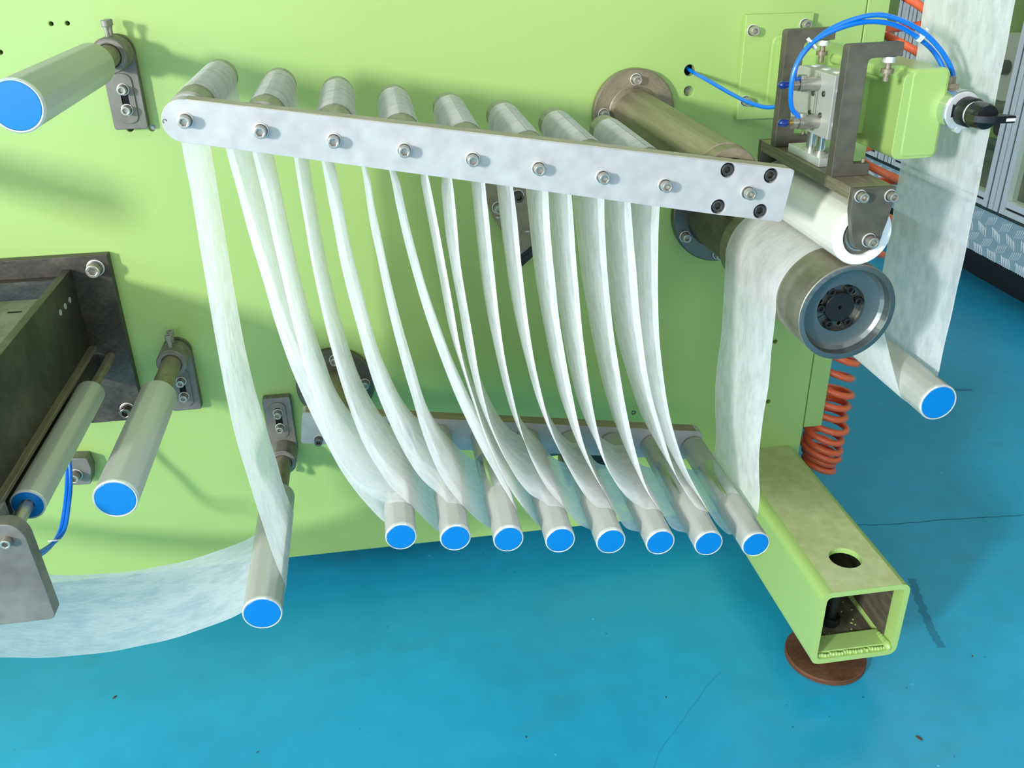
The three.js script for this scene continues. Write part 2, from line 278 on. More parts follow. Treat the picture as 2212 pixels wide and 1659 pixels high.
// ------------------------------------------------------------------ support beam on the floor
{
  const o = thing('support_beam', 'light green square steel tube beam standing out from the panel near the floor', 'beam');
  const X0 = 0.7605, X1 = 0.938, Y0 = 0.082, Y1 = 0.2575, r = 0.022, t = 0.0115, zE = 0.343;
  const outer = rounded([[X0, Y0], [X1, Y0], [X1, Y1], [X0, Y1]], r), inner = rounded([[X0 + t, Y0 + t], [X1 - t, Y0 + t], [X1 - t, Y1 - t], [X0 + t, Y1 - t]], r * 0.55);
  outer.holes.push(new THREE.Path(inner.getPoints(8)));
  // the tube is cut so that the round hole through its top wall is a real hole
  const hx = 0.852, hz = 0.2505, hr = 0.031, zA = hz - 0.05, zB = hz + 0.05;
  const g = [ext(outer, ZP, zA), ext(outer, zB, zE)];
  // middle section: three walls plus a top plate with the hole
  const u = new THREE.Shape(); u.moveTo(X0, Y1 - r); u.lineTo(X0, Y0 + r); u.quadraticCurveTo(X0, Y0, X0 + r, Y0); u.lineTo(X1 - r, Y0); u.quadraticCurveTo(X1, Y0, X1, Y0 + r); u.lineTo(X1, Y1 - r); u.quadraticCurveTo(X1, Y1, X1 - r, Y1); u.lineTo(X1 - r, Y1 - t); u.quadraticCurveTo(X1 - t, Y1 - t, X1 - t, Y1 - r); u.lineTo(X1 - t, Y0 + r); u.quadraticCurveTo(X1 - t, Y0 + t, X1 - r, Y0 + t); u.lineTo(X0 + r, Y0 + t); u.quadraticCurveTo(X0 + t, Y0 + t, X0 + t, Y0 + r); u.lineTo(X0 + t, Y1 - r); u.quadraticCurveTo(X0 + t, Y1 - t, X0 + r, Y1 - t); u.lineTo(X0 + r, Y1); u.quadraticCurveTo(X0, Y1, X0, Y1 - r); u.closePath();
  g.push(ext(u, zA, zB));
  const top = shapeOf([[X0 + r, -zB], [X1 - r, -zB], [X1 - r, -zA], [X0 + r, -zA]]); top.holes.push(hole(hx, -hz, hr));
  g.push(ext(top, Y1 - t, Y1).rotateX(-Math.PI / 2));
  part('tube', g, M.green, o);
  const film = shapeOf([[X0 + r, -(zE - 0.002)], [X1 - r * 0.8, -(zE - 0.002)], [X1 - r * 0.8, 0.168], [X0 + r, 0.168]]); film.holes.push(hole(hx, -hz, hr + 0.0006));
  part('dust_film', ext(film, Y1, Y1 + 0.0003).rotateX(-Math.PI / 2), M.dustGreen, o);
  // weld bead along the inner bottom corner and the lip plate at the mouth
  part('lip_plate', [bx(X0 + t, X1 - t, Y0 + t, Y0 + t + 0.007, zE - 0.055, zE - 0.012, 0.002)], M.green, o);
  const bead = []; for (let i = 0; i < 26; i++) { const f = i / 25; bead.push(new THREE.SphereGeometry(0.0035 + 0.0015 * rnd(), 8, 6).translate(X0 + t + 0.004 + f * (X1 - X0 - 2 * t - 0.01), Y0 + t + 0.002, zE - 0.006 - 0.003 * rnd())); }
  for (let i = 0; i < 5; i++) bead.push(new THREE.SphereGeometry(0.0085 - i * 0.0004 + 0.001 * rnd(), 10, 8).scale(0.8, 1, 1.4).translate(X1 - t - 0.004, Y0 + t + 0.006 - 0.0002 * i, zE - 0.01 - i * 0.007));
  part('weld_bead', bead, M.greenGloss, o);
  const chips = []; for (let i = 0; i < 70; i++) { const c = new THREE.DodecahedronGeometry(0.0008 + 0.0018 * rnd(), 0); c.scale(1.6, 0.6, 1); c.rotateY(rnd() * 6); c.translate(X0 + t + 0.01 + rnd() * 0.13, Y0 + t + 0.001, zE - 0.06 - rnd() * 0.25); chips.push(c); }
  tag(part('paint_chips', chips, M.greenGloss, o), 'loose paint chips and swarf inside the tube', null, null, 'stuff');
  for (const q of [[X1 - t - 0.0015, X1 - t, Y0 + t + 0.008, Y1 - t - 0.008], [X0 + t, X0 + t + 0.0015, Y0 + t + 0.008, Y1 - t - 0.008], [X0 + t + 0.008, X1 - t - 0.008, Y0 + t, Y0 + t + 0.0015]]) part('bare_inner_wall', [bx(...q, ZP + 0.01, zE - 0.03)], M.bareSteel, o);
  part('levelling_screw', [cy(hx - 0.008, hz, 0.011, 0.01, 0.21, 20), hexHead(hx - 0.008, hz, 0.096, 0.115, 0.02)], M.black, o);
  part('foot_disc', [lathe(0, 0, [[0, 0.001], [0, 0.079], [0.002, 0.081], [0.011, 0.081], [0.013, 0.079], [0.013, 0.001]]).rotateX(-Math.PI / 2).translate(hx - 0.004, 0, hz)], M.rust, o);
  part('tube_end_shade', [ext(rounded([[X0 + 0.02, Y0 + 0.02], [X1 - 0.02, Y0 + 0.02], [X1 - 0.02, Y1 - 0.02], [X0 + 0.02, Y1 - 0.02]], 0.01), ZP + 0.001, ZP + 0.003)], M.greenShade, o);  // plate in darkened green, painted as shade at the tube's far end
}

// ------------------------------------------------------------------ rollers
const RB = 0.025, ORD = ['first', 'second', 'third', 'fourth', 'fifth', 'sixth', 'seventh', 'eighth'];
const low = (i) => [0.0866 * i, 0.502 - 0.0137 * i], up = (i) => [-0.2131 + 0.0866 * i, 1.1699 - 0.0157 * i];
function capped(o, r, z0, z1, mat, ringW) {          // roller body from z0 to z1 with blue cap at z1
  part('roller_body', [lathe(0, 0, [[z0, 0.001], [z0, r - 0.002], [z0 + 0.002, r], [z1 - 0.003, r], [z1 - 0.001, r - 0.0006], [z1, r - 0.0015], [z1, r - ringW], [z1 - 0.003, r - ringW]])], mat, o);
  part('rim', [lathe(0, 0, [[z1 - 0.003, r - ringW], [z1 + 0.0006, r - ringW], [z1 + 0.0010, r - 0.0014], [z1 - 0.0006, r + 0.0002], [z1 - 0.005, r + 0.0003], [z1 - 0.005, r - 0.001]])], M.aluRing, o);
  part('end_cap', [lathe(0, 0, [[z1 - 0.004, r - ringW - 0.0002], [z1 + 0.0002, r - ringW - 0.0004], [z1 + 0.0006, r - ringW - 0.001], [z1 + 0.0008, r * 0.5], [z1 + 0.0008, 0.0001]])], M.blueCap, o);
}
{ // lower row
  const make = (i) => {
    const o = thing('guide_roller', `${ORD[i]} small roller from the left in the lower row, blue end cap`, 'roller', [...low(i), 0], 'small rollers of the lower row');
    if (!make.proto) {
      capped(o, RB, 0.030, 0.3617, M.alu, 0.0022);
      part('web_track', [lathe(0, 0, [[0.122, RB + 0.0001], [0.123, RB + 0.0004], [0.238, RB + 0.0004], [0.239, RB + 0.0001]])], M.aluPolished, o);
      part('shaft', [cz(0, 0, 0.009, 0.0283, 0.034, 20)], M.steelDark, o);
      make.proto = o;
    } else for (const c of make.proto.children) o.add(c.clone());
  };
  for (let i = 0; i < 8; i++) make(i);
}
{ // upper row, hung on the upper bar
  let proto;
  for (let i = 0; i < 8; i++) {
    const o = thing('guide_roller', `${ORD[i]} small roller from the left in the upper row under white web`, 'roller', [...up(i), 0], 'small rollers of the upper row');
    if (!proto) {
      part('roller_body', [lathe(0, 0, [[0.045, 0.001], [0.045, RB - 0.002], [0.047, RB], [0.348, RB], [0.350, RB - 0.002], [0.350, 0.001]])], M.zinc, o);
      part('shoulder', [lathe(0, 0, [[0.348, 0.018], [0.350, 0.0225], [0.3565, 0.0225], [0.3588, 0.021]])], M.aluRing, o);
      proto = o;
    } else for (const c of proto.children) o.add(c.clone());
  }
}

// ------------------------------------------------------------------ the two bars and their pipes
{ // upper bar
  const o = thing('roller_bar', 'long silver grey flat bar with a rounded left end carrying the upper row of rollers', 'bar');
  const s = new THREE.Shape(), rec = [[0.4818, 1.0689], [0.5447, 1.0579], [0.4727, 1.0187], [0.5351, 1.0084]];
  s.moveTo(-0.2105, 1.1907); s.absarc(-0.2155, 1.1655, 0.0257, 1.374, 4.523, false); s.lineTo(0.562, 0.9915); s.quadraticCurveTo(0.568, 0.9903, 0.569, 0.996); s.lineTo(0.5778, 1.0605); s.quadraticCurveTo(0.5783, 1.0644, 0.574, 1.0651); s.closePath();
  for (const q of rec) s.holes.push(hole(...q, 0.0103));
  const g = ext(s, 0.359, 0.385, 0.0006, 24);
  part('flat_bar', g, M.barAlu, o);
  for (let i = 0; i < 8; i++) { const [x, y] = up(i); bolt(o, x, y - 0.0035 - 0.0004 * i, 0.385, 0.0075); }
  bolt(o, 0.5125, 1.037, 0.385, 0.0078);
  for (const [x, y] of rec) {
    const b = part('recessed_screw', [moveAll(boltGeo(0.0082), 0, 0, 0)], M.blackHead, o); b.position.set(x, y, 0.3715); b.rotation.z = rnd() * 2;
    part('recess_shade_disc', [cz(0, 0, 0.0103, -0.0045, -0.0015, 20)], M.gapShade, b);  // disc painted near-black as the shade around the sunk screw
  }
  part('dust_layer', [ext(shapeOf([[-0.2095, 1.1905], [0.573, 1.0652], [0.573, 1.0659], [-0.2095, 1.1913]]), 0.3593, 0.3845)], M.dust, o);
  // small punched mark on the left end
  part('punch_mark', [new THREE.TorusGeometry(0.0022, 0.0005, 6, 14, 4.2).translate(-0.2375, 1.1665, 0.3852)], M.steelDark, o);
}
const flangeBolts = (o, x, y, r, z, angs, s) => { for (const a of angs) bolt(o, x + r * Math.cos(a), y + r * Math.sin(a), z, s); };
{ // pipe carrying the upper bar
  const o = thing('support_pipe', 'brown metal pipe with a round bolted flange behind the right end of the upper bar', 'pipe'), x = 0.503, y = 1.049;
  part('flange', [lathe(x, y, [[ZP, 0.001], [ZP, 0.077], [ZP + 0.003, 0.079], [ZP + 0.016, 0.079], [ZP + 0.019, 0.0765], [ZP + 0.019, 0.05], [ZP + 0.022, 0.046], [ZP + 0.028, 0.0428], [ZP + 0.034, 0.042]])], M.bronze, o);
  part('pipe', [lathe(x, y, [[ZP + 0.02, 0.042], [0.318, 0.042], [0.3185, 0.0405], [0.343, 0.0405], [0.3445, 0.039], [0.3445, 0.0265], [0.33, 0.0265], [0.33, 0.001]])], M.bronze, o);
  part('bore_shade_disc', [cz(x, y, 0.0262, 0.327, 0.331, 32)], M.gapShade, o);  // black disc painted as the shade in the open bore
  flangeBolts(o, x, y, 0.06, ZP + 0.019, [1.58, 3.15, 4.72, 0.01], 0.0085);
  part('clamp_block', [ext(rounded([[0.462, 1.012], [0.555, 0.997], [0.562, 1.04], [0.47, 1.06]], 0.008), 0.3452, 0.3588, 0.001)], M.bronzeDark, o);
}
{ // lower bar
  const o = thing('roller_bar', 'silver grey flat bar along the panel carrying the lower row of capped rollers', 'bar');
  const a = Math.atan2(-0.0137, 0.0866), w = 0.0335, s = rounded([[-0.172, -w], [0.632, -w], [0.632, w], [-0.172, w]], [0.006, 0.016, 0.016, 0.006]);
  part('flat_bar', ext(s, 0.0, 0.028, 0.001).rotateZ(a).translate(0, 0.504, 0), M.barAlu, o);
  part('dust_layer', [bx(-0.166, 0.614, w, w + 0.0007, 0.0006, 0.0272).rotateZ(a).translate(0, 0.504, 0)], M.dustDark, o);
  bolt(o, -0.141, 0.5035, 0.028, 0.0075, M.steelDark);
  bolt(o, -0.09, 0.534, 0.028, 0.0075, M.steelDark);
  part('sensor_tab', [bx(0.302, 0.329, 0.405, 0.424, 0.002, 0.012, 0.001)], M.steelDark, o);
  part('sensor_strip', [bx(0.329, 0.337, 0.388, 0.416, 0.002, 0.10, 0.001)], M.bronzeDark, o);
}
{
  const o = thing('support_pipe', 'dark brown pipe and round flange half hidden behind the hanging webs, left of centre', 'pipe'), x = -0.1105, y = 0.5242;
  part('flange', [lathe(x, y, [[ZP, 0.001], [ZP, 0.078], [ZP + 0.002, 0.08], [ZP + 0.016, 0.08], [ZP + 0.018, 0.078], [ZP + 0.018, 0.04]])], M.bronzeDark, o);
  part('pipe', [lathe(x, y, [[ZP + 0.01, 0.046], [ZP + 0.018, 0.043], [ZP + 0.026, 0.041], [-0.004, 0.041], [-0.0005, 0.039], [-0.0005, 0.001]])], M.bronze, o);
  flangeBolts(o, x, y, 0.06, ZP + 0.018, [1.5, 0.0, 3.1, 4.6], 0.0085);
}
{
  const o = thing('proximity_sensor', 'small black sensor block under the lower bar between hanging webs', 'sensor');
  part('sensor_body', [ext(rounded([[0.398, 0.398], [0.420, 0.394], [0.432, 0.378], [0.432, 0.355], [0.41, 0.352], [0.394, 0.37]], 0.003), -0.03, 0.0, 0.001)], M.black, o);
  part('bracket', [bx(0.393, 0.409, 0.392, 0.41, -0.03, -0.003, 0.001)], M.bronzeDark, o);
}

// ------------------------------------------------------------------ big idle rollers on shaft clamps
const BIG = 0.032;
function clampShape(tailDown, tail, r) { const d = tailDown ? -1 : 1, s = new THREE.Shape(); s.moveTo(-r, 0); s.absarc(0, 0, r, Math.PI, 0, tailDown); s.lineTo(r, d * (tail - 0.006)); s.quadraticCurveTo(r, d * tail, r - 0.006, d * tail); s.lineTo(-r + 0.006, d * tail); s.quadraticCurveTo(-r, d * tail, -r, d * (tail - 0.006)); s.closePath(); return s; }
function shaftClamp(label, x, y, down) {
  const o = thing('shaft_clamp', label, 'clamp', [x, y, ZP]), d = down ? -1 : 1;
  part('base_plate', [ext(clampShape(down, 0.128, 0.0285), 0, 0.019, 0.0015)], M.castGrey, o);
  const sl = rounded([[-0.0165, d * 0.034], [0.0165, d * 0.034], [0.0165, d * 0.118], [-0.0165, d * 0.118]], 0.0162), slot = rounded([[-0.007, d * 0.05], [0.007, d * 0.05], [0.007, d * 0.105], [-0.007, d * 0.105]], 0.006);
  part('slot_rib', [ext((sl.holes.push(new THREE.Path(slot.getPoints(6))), sl), 0.017, 0.0215, 0.0008)], M.castGrey, o);
  part('slot_shade', [ext(slot, 0.0185, 0.0192)], M.gapShade, o);  // thin black sheet painted as shade inside the slot
  part('clamp_ring', [lathe(0, 0, [[0.01, 0.0285], [0.066, 0.0285], [0.068, 0.0268], [0.068, 0.0195], [0.064, 0.0188], [0.02, 0.0188]])], M.castGrey, o);
  for (const k of [0.060, 0.094]) bolt(o, 0, d * k, 0.0215, 0.0078, M.steel);
  for (const z of [0.028, 0.05]) { const b = part('clamp_screw', [moveAll(boltGeo(0.0068), 0, 0, 0.0175), cz(0, 0, 0.004, -0.004, 0.019, 12)], M.zinc, o); b.position.set(0, -d * 0.026, z); b.rotation.x = down ? -Math.PI / 2 : Math.PI / 2; }
  return o;
}
function bigRoller(label, x, y, z0 = -0.02) {
  const o = thing('idle_roller', label, 'roller', [x, y, 0]);
  capped(o, BIG, z0, 0.3617, M.alu, 0.0028);
  part('shaft', [cz(0, 0, 0.0182, ZP + 0.02, z0 + 0.003, 32)], M.bronze, o);
  return o;
}
shaftClamp('grey cast clamp at top left with slotted plate hanging below its ring', -0.4085, 1.1877, true);
bigRoller('thick blue capped aluminium roller at the top left corner of the photo', -0.4085, 1.1877, 0.0);
shaftClamp('grey cast clamp on the left in the middle height beside the dark bracket', -0.4116, 0.6246, true);
bigRoller('thick aluminium roller with blue cap standing alone below the dark bracket', -0.4116, 0.6246, 0.03);
shaftClamp('grey cast clamp turned upside down behind the leftmost hanging web', -0.2336, 0.3793, false);
bigRoller('thick aluminium roller at lower left where the web turns upward, blue cap', -0.2336, 0.3793, 0.02);
shaftClamp('grey cast clamp hidden behind the drive drum', 0.8935, 0.6572, false);
bigRoller('thick aluminium roller right of the drive drum with a blue cap over the floor', 0.8935, 0.6572, 0.0);

shaftClamp('grey cast clamp out of view past the left edge, carrying the shadow casting roller', -0.935, 1.09, true);  // clamp and roller out of view, placed for the shadow band on the panel
bigRoller('thick aluminium roller just beyond the left edge, its shadow crossing the green panel', -0.935, 1.09, 0.0);

// ------------------------------------------------------------------ drive drum and its bearing
{
  const o = thing('bearing_flange', 'dark grey round bearing flange on the panel behind the drive drum', 'flange'), x = 0.6943, y = 0.8401;
  part('disc', [lathe(x, y, [[ZP, 0.001], [ZP, 0.098], [ZP + 0.002, 0.1], [ZP + 0.018, 0.1], [ZP + 0.02, 0.098], [ZP + 0.02, 0.05]])], M.steelDark, o);
  part('housing', [lathe(x, y, [[ZP + 0.015, 0.072], [ZP + 0.024, 0.0705], [ZP + 0.03, 0.069], [0.03, 0.064], [0.034, 0.062], [0.034, 0.001]])], M.bronzeDark, o);
  flangeBolts(o, x, y, 0.085, ZP + 0.02, [2.62, 3.66, 4.72, 1.57, 0.5], 0.009);
}
{
  const o = thing('drive_drum', 'large brushed steel drive drum with recessed face and black hub in the centre', 'drum', [0.6943, 0.8401, 0]), R = 0.0771, z1 = 0.38;
  part('shell', [lathe(0, 0, [[0.046, 0.001], [0.046, R - 0.002], [0.048, R], [z1 - 0.0012, R], [z1, R - 0.001]], 96)], M.drum, o);
  part('front_ring', [lathe(0, 0, [[z1, R - 0.001], [z1 + 0.0003, R - 0.0018], [z1 + 0.0003, 0.0685], [z1 - 0.001, 0.0678]], 96)], M.drumFace, o);
  part('dished_face', [lathe(0, 0, [[z1 - 0.001, 0.0678], [z1 - 0.014, 0.0665], [z1 - 0.019, 0.062], [z1 - 0.0205, 0.055], [z1 - 0.0205, 0.0385], [z1 - 0.034, 0.038]], 96)], M.drumFace, o);
  const cl2 = new THREE.Shape(); cl2.absarc(0, 0, 0.0382, 0, Math.PI * 2);
  for (let i = 0; i < 3; i++) { const a = 0.75 + i * 2.094; cl2.holes.push(hole(0.0305 * Math.cos(a), 0.0305 * Math.sin(a), 0.003)); }
  part('clamp_ring', [ext(cl2, z1 - 0.05, z1 - 0.031, 0.0005, 40)], M.steelDark, o);
  part('ring_slit', [bx(-0.036, -0.022, -0.0006, 0.0006, z1 - 0.0315, z1 - 0.0306).rotateZ(0.55)], M.gapShade, o);
  for (const a of [0.25, 1.15, 2.15, 3.15, 4.25, 5.3]) { const b = part('hub_screw', [moveAll(boltGeo(0.0063), 0, 0, 0)], M.black, o); b.position.set(0.0305 * Math.cos(a), 0.0305 * Math.sin(a), z1 - 0.031); }
  part('hub', [lathe(0, 0, [[z1 - 0.04, 0.0236], [z1 - 0.024, 0.0236], [z1 - 0.023, 0.0228], [z1 - 0.023, 0.003], [z1 - 0.03, 0.0022], [z1 - 0.03, 0.0001]])], M.black, o);
}
// ------------------------------------------------------------------ nip roller and its swinging yoke
{
  const o = thing('nip_roller', 'milky white plastic pressure roller resting on top of the drive drum', 'roller', [0.698, 0.9618, 0]), R = 0.0452;
  part('sleeve', [lathe(0, 0, [[0.094, 0.03], [0.094, R - 0.001], [0.095, R], [0.31, R], [0.3105, R + 0.0004], [0.378, R + 0.0004], [0.3795, R - 0.001]], 72)], M.nip, o);
  part('end_face', [lathe(0, 0, [[0.3795, R - 0.001], [0.3803, R - 0.002], [0.3803, 0.0305], [0.372, 0.030]], 72)], M.nipEnd, o);
  part('bearing', [lathe(0, 0, [[0.372, 0.0302], [0.376, 0.0298], [0.376, 0.0255]], 56)], M.bronzeDark, o);
  part('bearing_ring', [lathe(0, 0, [[0.376, 0.0255], [0.3775, 0.025], [0.3775, 0.0225], [0.373, 0.022], [0.373, 0.017], [0.377, 0.0165], [0.377, 0.012], [0.384, 0.0115], [0.384, 0.001]], 56)], M.steel, o);
  part('shaft', [cz(0, 0, 0.009, 0.07, 0.386, 20)], M.steel, o);
}
const yokeTop = 1.0358;
{
  const o = thing('nip_yoke', 'brown metal yoke holding the white pressure roller from above', 'yoke');
  part('top_plate', [bx(0.6636, 0.7265, yokeTop - 0.018, yokeTop, 0.0735, 0.386, 0.0008)], M.bronze, o);
  const ear = (z0, z1) => ext(rounded([[0.6636, yokeTop], [0.6636, 1.005], [0.672, 0.966], [0.684, 0.944], [0.712, 0.944], [0.7225, 0.985], [0.7265, 1.012], [0.7265, yokeTop]], [0.001, 0.003, 0.004, 0.012, 0.012, 0.004, 0.003, 0.001]), z0, z1, 0.0008);
  part('front_ear', [ear(0.386, 0.3965)], M.bronzeDark, o);
  part('back_ear', [ear(0.0635, 0.0735)], M.bronzeDark, o);
  bolt(o, 0.6745, 1.0255, 0.3965, 0.0070); bolt(o, 0.7195, 1.0235, 0.3965, 0.0070); bolt(o, 0.6985, 0.9600, 0.3965, 0.0082);
}
function cBracket(label, z) {
  const o = thing('c_bracket', label, 'bracket');
  part('c_plate', [ext(rounded([[0.6625, yokeTop + 0.0002], [0.7205, yokeTop + 0.0002], [0.7205, yokeTop + 0.0175], [0.6935, yokeTop + 0.0175], [0.6925, 1.1985], [0.743, 1.2005], [0.742, 1.2185], [0.661, 1.2172]], [0.001, 0.001, 0.001, 0.003, 0.007, 0.001, 0.001, 0.005]), z - 0.017, z, 0.0008)], M.bronzeDark, o);
  part('stop_bolt', [cy(0.728, z - 0.0085, 0.0042, 1.166, 1.2, 16), hexHead(0.728, z - 0.0085, 1.1765, 1.183, 0.0088)], M.bronze, o);
  part('lock_nut', [hexHead(0.728, z - 0.0085, 1.1915, 1.1993, 0.0092)], M.aluRing, o);
  part('foot_peg', [cy(0.7135, z - 0.0085, 0.003, yokeTop + 0.015, yokeTop + 0.023, 12)], M.bronze, o);
}
cBracket('brown C shaped bracket nearest the viewer, in front of the air cylinder', 0.33);
cBracket('brown C shaped bracket behind the silver air cylinder', 0.13);

// ------------------------------------------------------------------ green arm
{
  const o = thing('cylinder_arm', 'light green box arm bolted to the panel at the upper right', 'arm');
  const X0 = 0.7695, X1 = 0.8385, Y0 = 1.0485, Y1 = 1.1725;
  part('base_plate', [bx(0.7095, 0.8425, 1.0245, 1.2145, ZP, ZP + 0.015, 0.0015)], M.green, o);
  part('arm_tube', [ext(rounded([[X0, Y0], [X1, Y0], [X1, Y1], [X0, Y1]], 0.014), ZP + 0.012, 0.3, 0.001)], M.greenGloss, o);
  const w = ext(rounded([[X0 - 0.006, Y0 - 0.005], [X1 + 0.005, Y0 - 0.005], [X1 + 0.005, Y1 + 0.006], [X0 - 0.006, Y1 + 0.006]], 0.018), ZP + 0.014, ZP + 0.021, 0.003);
  part('weld_seam', [w], M.greenGloss, o);
  part('end_box', [ext(rounded([[X0 + 0.0105, Y0 - 0.0005], [X1 + 0.0045, Y0 - 0.0005], [X1 + 0.003, Y1 + 0.005], [X0 + 0.0085, Y1 + 0.005]], 0.012), 0.228, 0.301, 0.006)], M.greenGloss, o);
  part('top_lip', [bx(X0 - 0.018, X1 + 0.002, Y1 - 0.012, Y1 + 0.0045, 0.10, 0.262, 0.006)], M.greenGloss, o);
  for (const [x, y] of [[0.7237, 1.187], [0.8255, 1.1945], [0.7232, 1.06]]) { bolt(o, x, y, ZP + 0.015, 0.0085); }
}
// ------------------------------------------------------------------ air cylinder
{
  const o = thing('air_cylinder', 'silver twin rod air cylinder block between the two brown C brackets', 'cylinder');
  const X0 = 0.671, X1 = 0.706, Y0 = 1.0795, Y1 = 1.170, Z0 = 0.155, Z1 = 0.285;
  part('body', [ext(rounded([[-Z1, Y0], [-Z0, Y0], [-Z0, Y1], [-Z1, Y1]], [0.001, 0.02, 0.02, 0.001]), X0, X1, 0.0012).rotateY(Math.PI / 2)], M.alu, o);
  part('mounting_plate', [bx(X1 - 0.002, 0.7702, Y0 - 0.01, Y1 - 0.004, 0.158, 0.208, 0.001)], M.greenGloss, o);
  const holes = []; for (const [y, z] of [[1.137, 0.225], [1.141, 0.258], [1.108, 0.222], [1.11, 0.256]]) holes.push([y, z]);
  for (const [y, z] of holes) { const b = part('port_screw', [moveAll(boltGeo(0.0042), 0, 0, -0.0045)], M.steelDark, o); b.position.set(X0 - 0.0004, y, z); b.rotation.set(0, -Math.PI / 2, 0); }
  for (const y of [1.101, 1.149]) { const b = part('front_screw', [moveAll(boltGeo(0.0058), 0, 0, -0.0070)], M.aluRing, o); b.position.set(0.682, y, Z1 + 0.0006); }
  for (const z of [0.185, 0.22, 0.255]) part('top_port', [cy(0.689, z, 0.007, Y1 - 0.001, Y1 + 0.0012, 20)], M.aluRing, o);
  part('body_groove', [bx(X0 - 0.0004, X0 + 0.001, Y0 + 0.004, Y1 - 0.004, 0.2385, 0.2393), bx(X0 - 0.0004, X0 + 0.001, Y0 + 0.004, Y1 - 0.004, 0.232, 0.2326)], M.steelDark, o);
  for (const [z, r] of [[0.205, 0.0078], [0.238, 0.0064]]) part('piston_rod', [cy(0.688, z, r, 1.047, Y0 + 0.004, 24)], M.aluPolished, o);
  part('rod_foot', [bx(0.671, 0.7165, yokeTop + 0.0002, 1.049, 0.162, 0.272, 0.0008)], M.aluRing, o);
  part('rod_nut', [hexHead(0.688, 0.238, 1.049, 1.053, 0.011)], M.steel, o);
  for (const [y, z] of [[1.1525, 0.236], [1.1, 0.25]]) {
    const f = part('speed_controller', [cx(y, z, 0.0102, 0.6395, X0 + 0.002, 24), new THREE.CylinderGeometry(0.0115, 0.0115, 0.008, 6).rotateZ(Math.PI / 2).translate(0.6475, y, z), cx(y, z, 0.009, 0.630, 0.637, 24), cx(y, z, 0.006, 0.634, 0.641, 20), cy(0.6445, z, 0.0068, y, y + 0.013, 20)], M.steel, o);
    part('brass_stem', [cx(y, z, 0.0033, 0.622, 0.631, 14)], M.brass, f);
    part('adjusting_knob', [new THREE.CapsuleGeometry(0.0058, 0.006, 6, 16).rotateZ(Math.PI / 2).translate(0.617, y, z)], M.navy, f);
  }
}
// ------------------------------------------------------------------ selector valve
{
  const o = thing('selector_valve', 'black rotary selector knob on a round silver body at the end of the green arm', 'valve', [0.857, 1.1195, 0]);
  part('valve_body', [lathe(0, 0, [[0.292, 0.001], [0.292, 0.027], [0.294, 0.0285], [0.318, 0.0285], [0.3195, 0.0272], [0.3195, 0.001]])], M.aluPolished, o);
  part('face_ring', [lathe(0, 0, [[0.3195, 0.0272], [0.3215, 0.026], [0.3215, 0.012]]), cz(-0.002, -0.027, 0.0045, 0.312, 0.322, 18)], M.aluRing, o);
  part('grip_slot', [bx(-0.018, -0.0155, -0.008, 0.010, 0.3215, 0.3222)], M.gapShade, o);
  part('knob_base', [lathe(0.004, 0, [[0.3215, 0.0205], [0.339, 0.0205], [0.341, 0.0195], [0.341, 0.0165]])], M.black, o);
  part('white_gasket', [cz(0.004, 0, 0.0168, 0.338, 0.3445, 32)], M.white, o);
  part('knob', [lathe(0.004, 0, [[0.3445, 0.0001], [0.3445, 0.0175], [0.347, 0.0188], [0.366, 0.0182], [0.372, 0.0165], [0.3735, 0.001]])], M.blackGloss, o);
  const fin = new THREE.Shape(); fin.moveTo(0.346, -0.018); fin.lineTo(0.372, -0.02); fin.quadraticCurveTo(0.386, -0.008, 0.386, 0.006); fin.lineTo(0.386, 0.034); fin.lineTo(0.377, 0.034); fin.lineTo(0.366, 0.018); fin.lineTo(0.346, 0.018); fin.closePath();
  part('lever', [ext(fin, -0.0035, 0.0065, 0.0012).applyMatrix4(new THREE.Matrix4().makeBasis(V(0, 0, 1), V(1, 0, 0), V(0, 1, 0))).translate(0.004, -0.003, 0)], M.blackGloss, o);
  const mark = part('white_mark', [bx(0.024, 0.0375, -0.0038, 0.0002, 0.3858, 0.3866)], M.white, o);
  part('fitting', [bx(-0.012, 0.006, 0.02, 0.033, 0.27, 0.293, 0.001), cy(-0.002, 0.278, 0.0085, 0.03, 0.042, 6)], M.bronze, o);
}

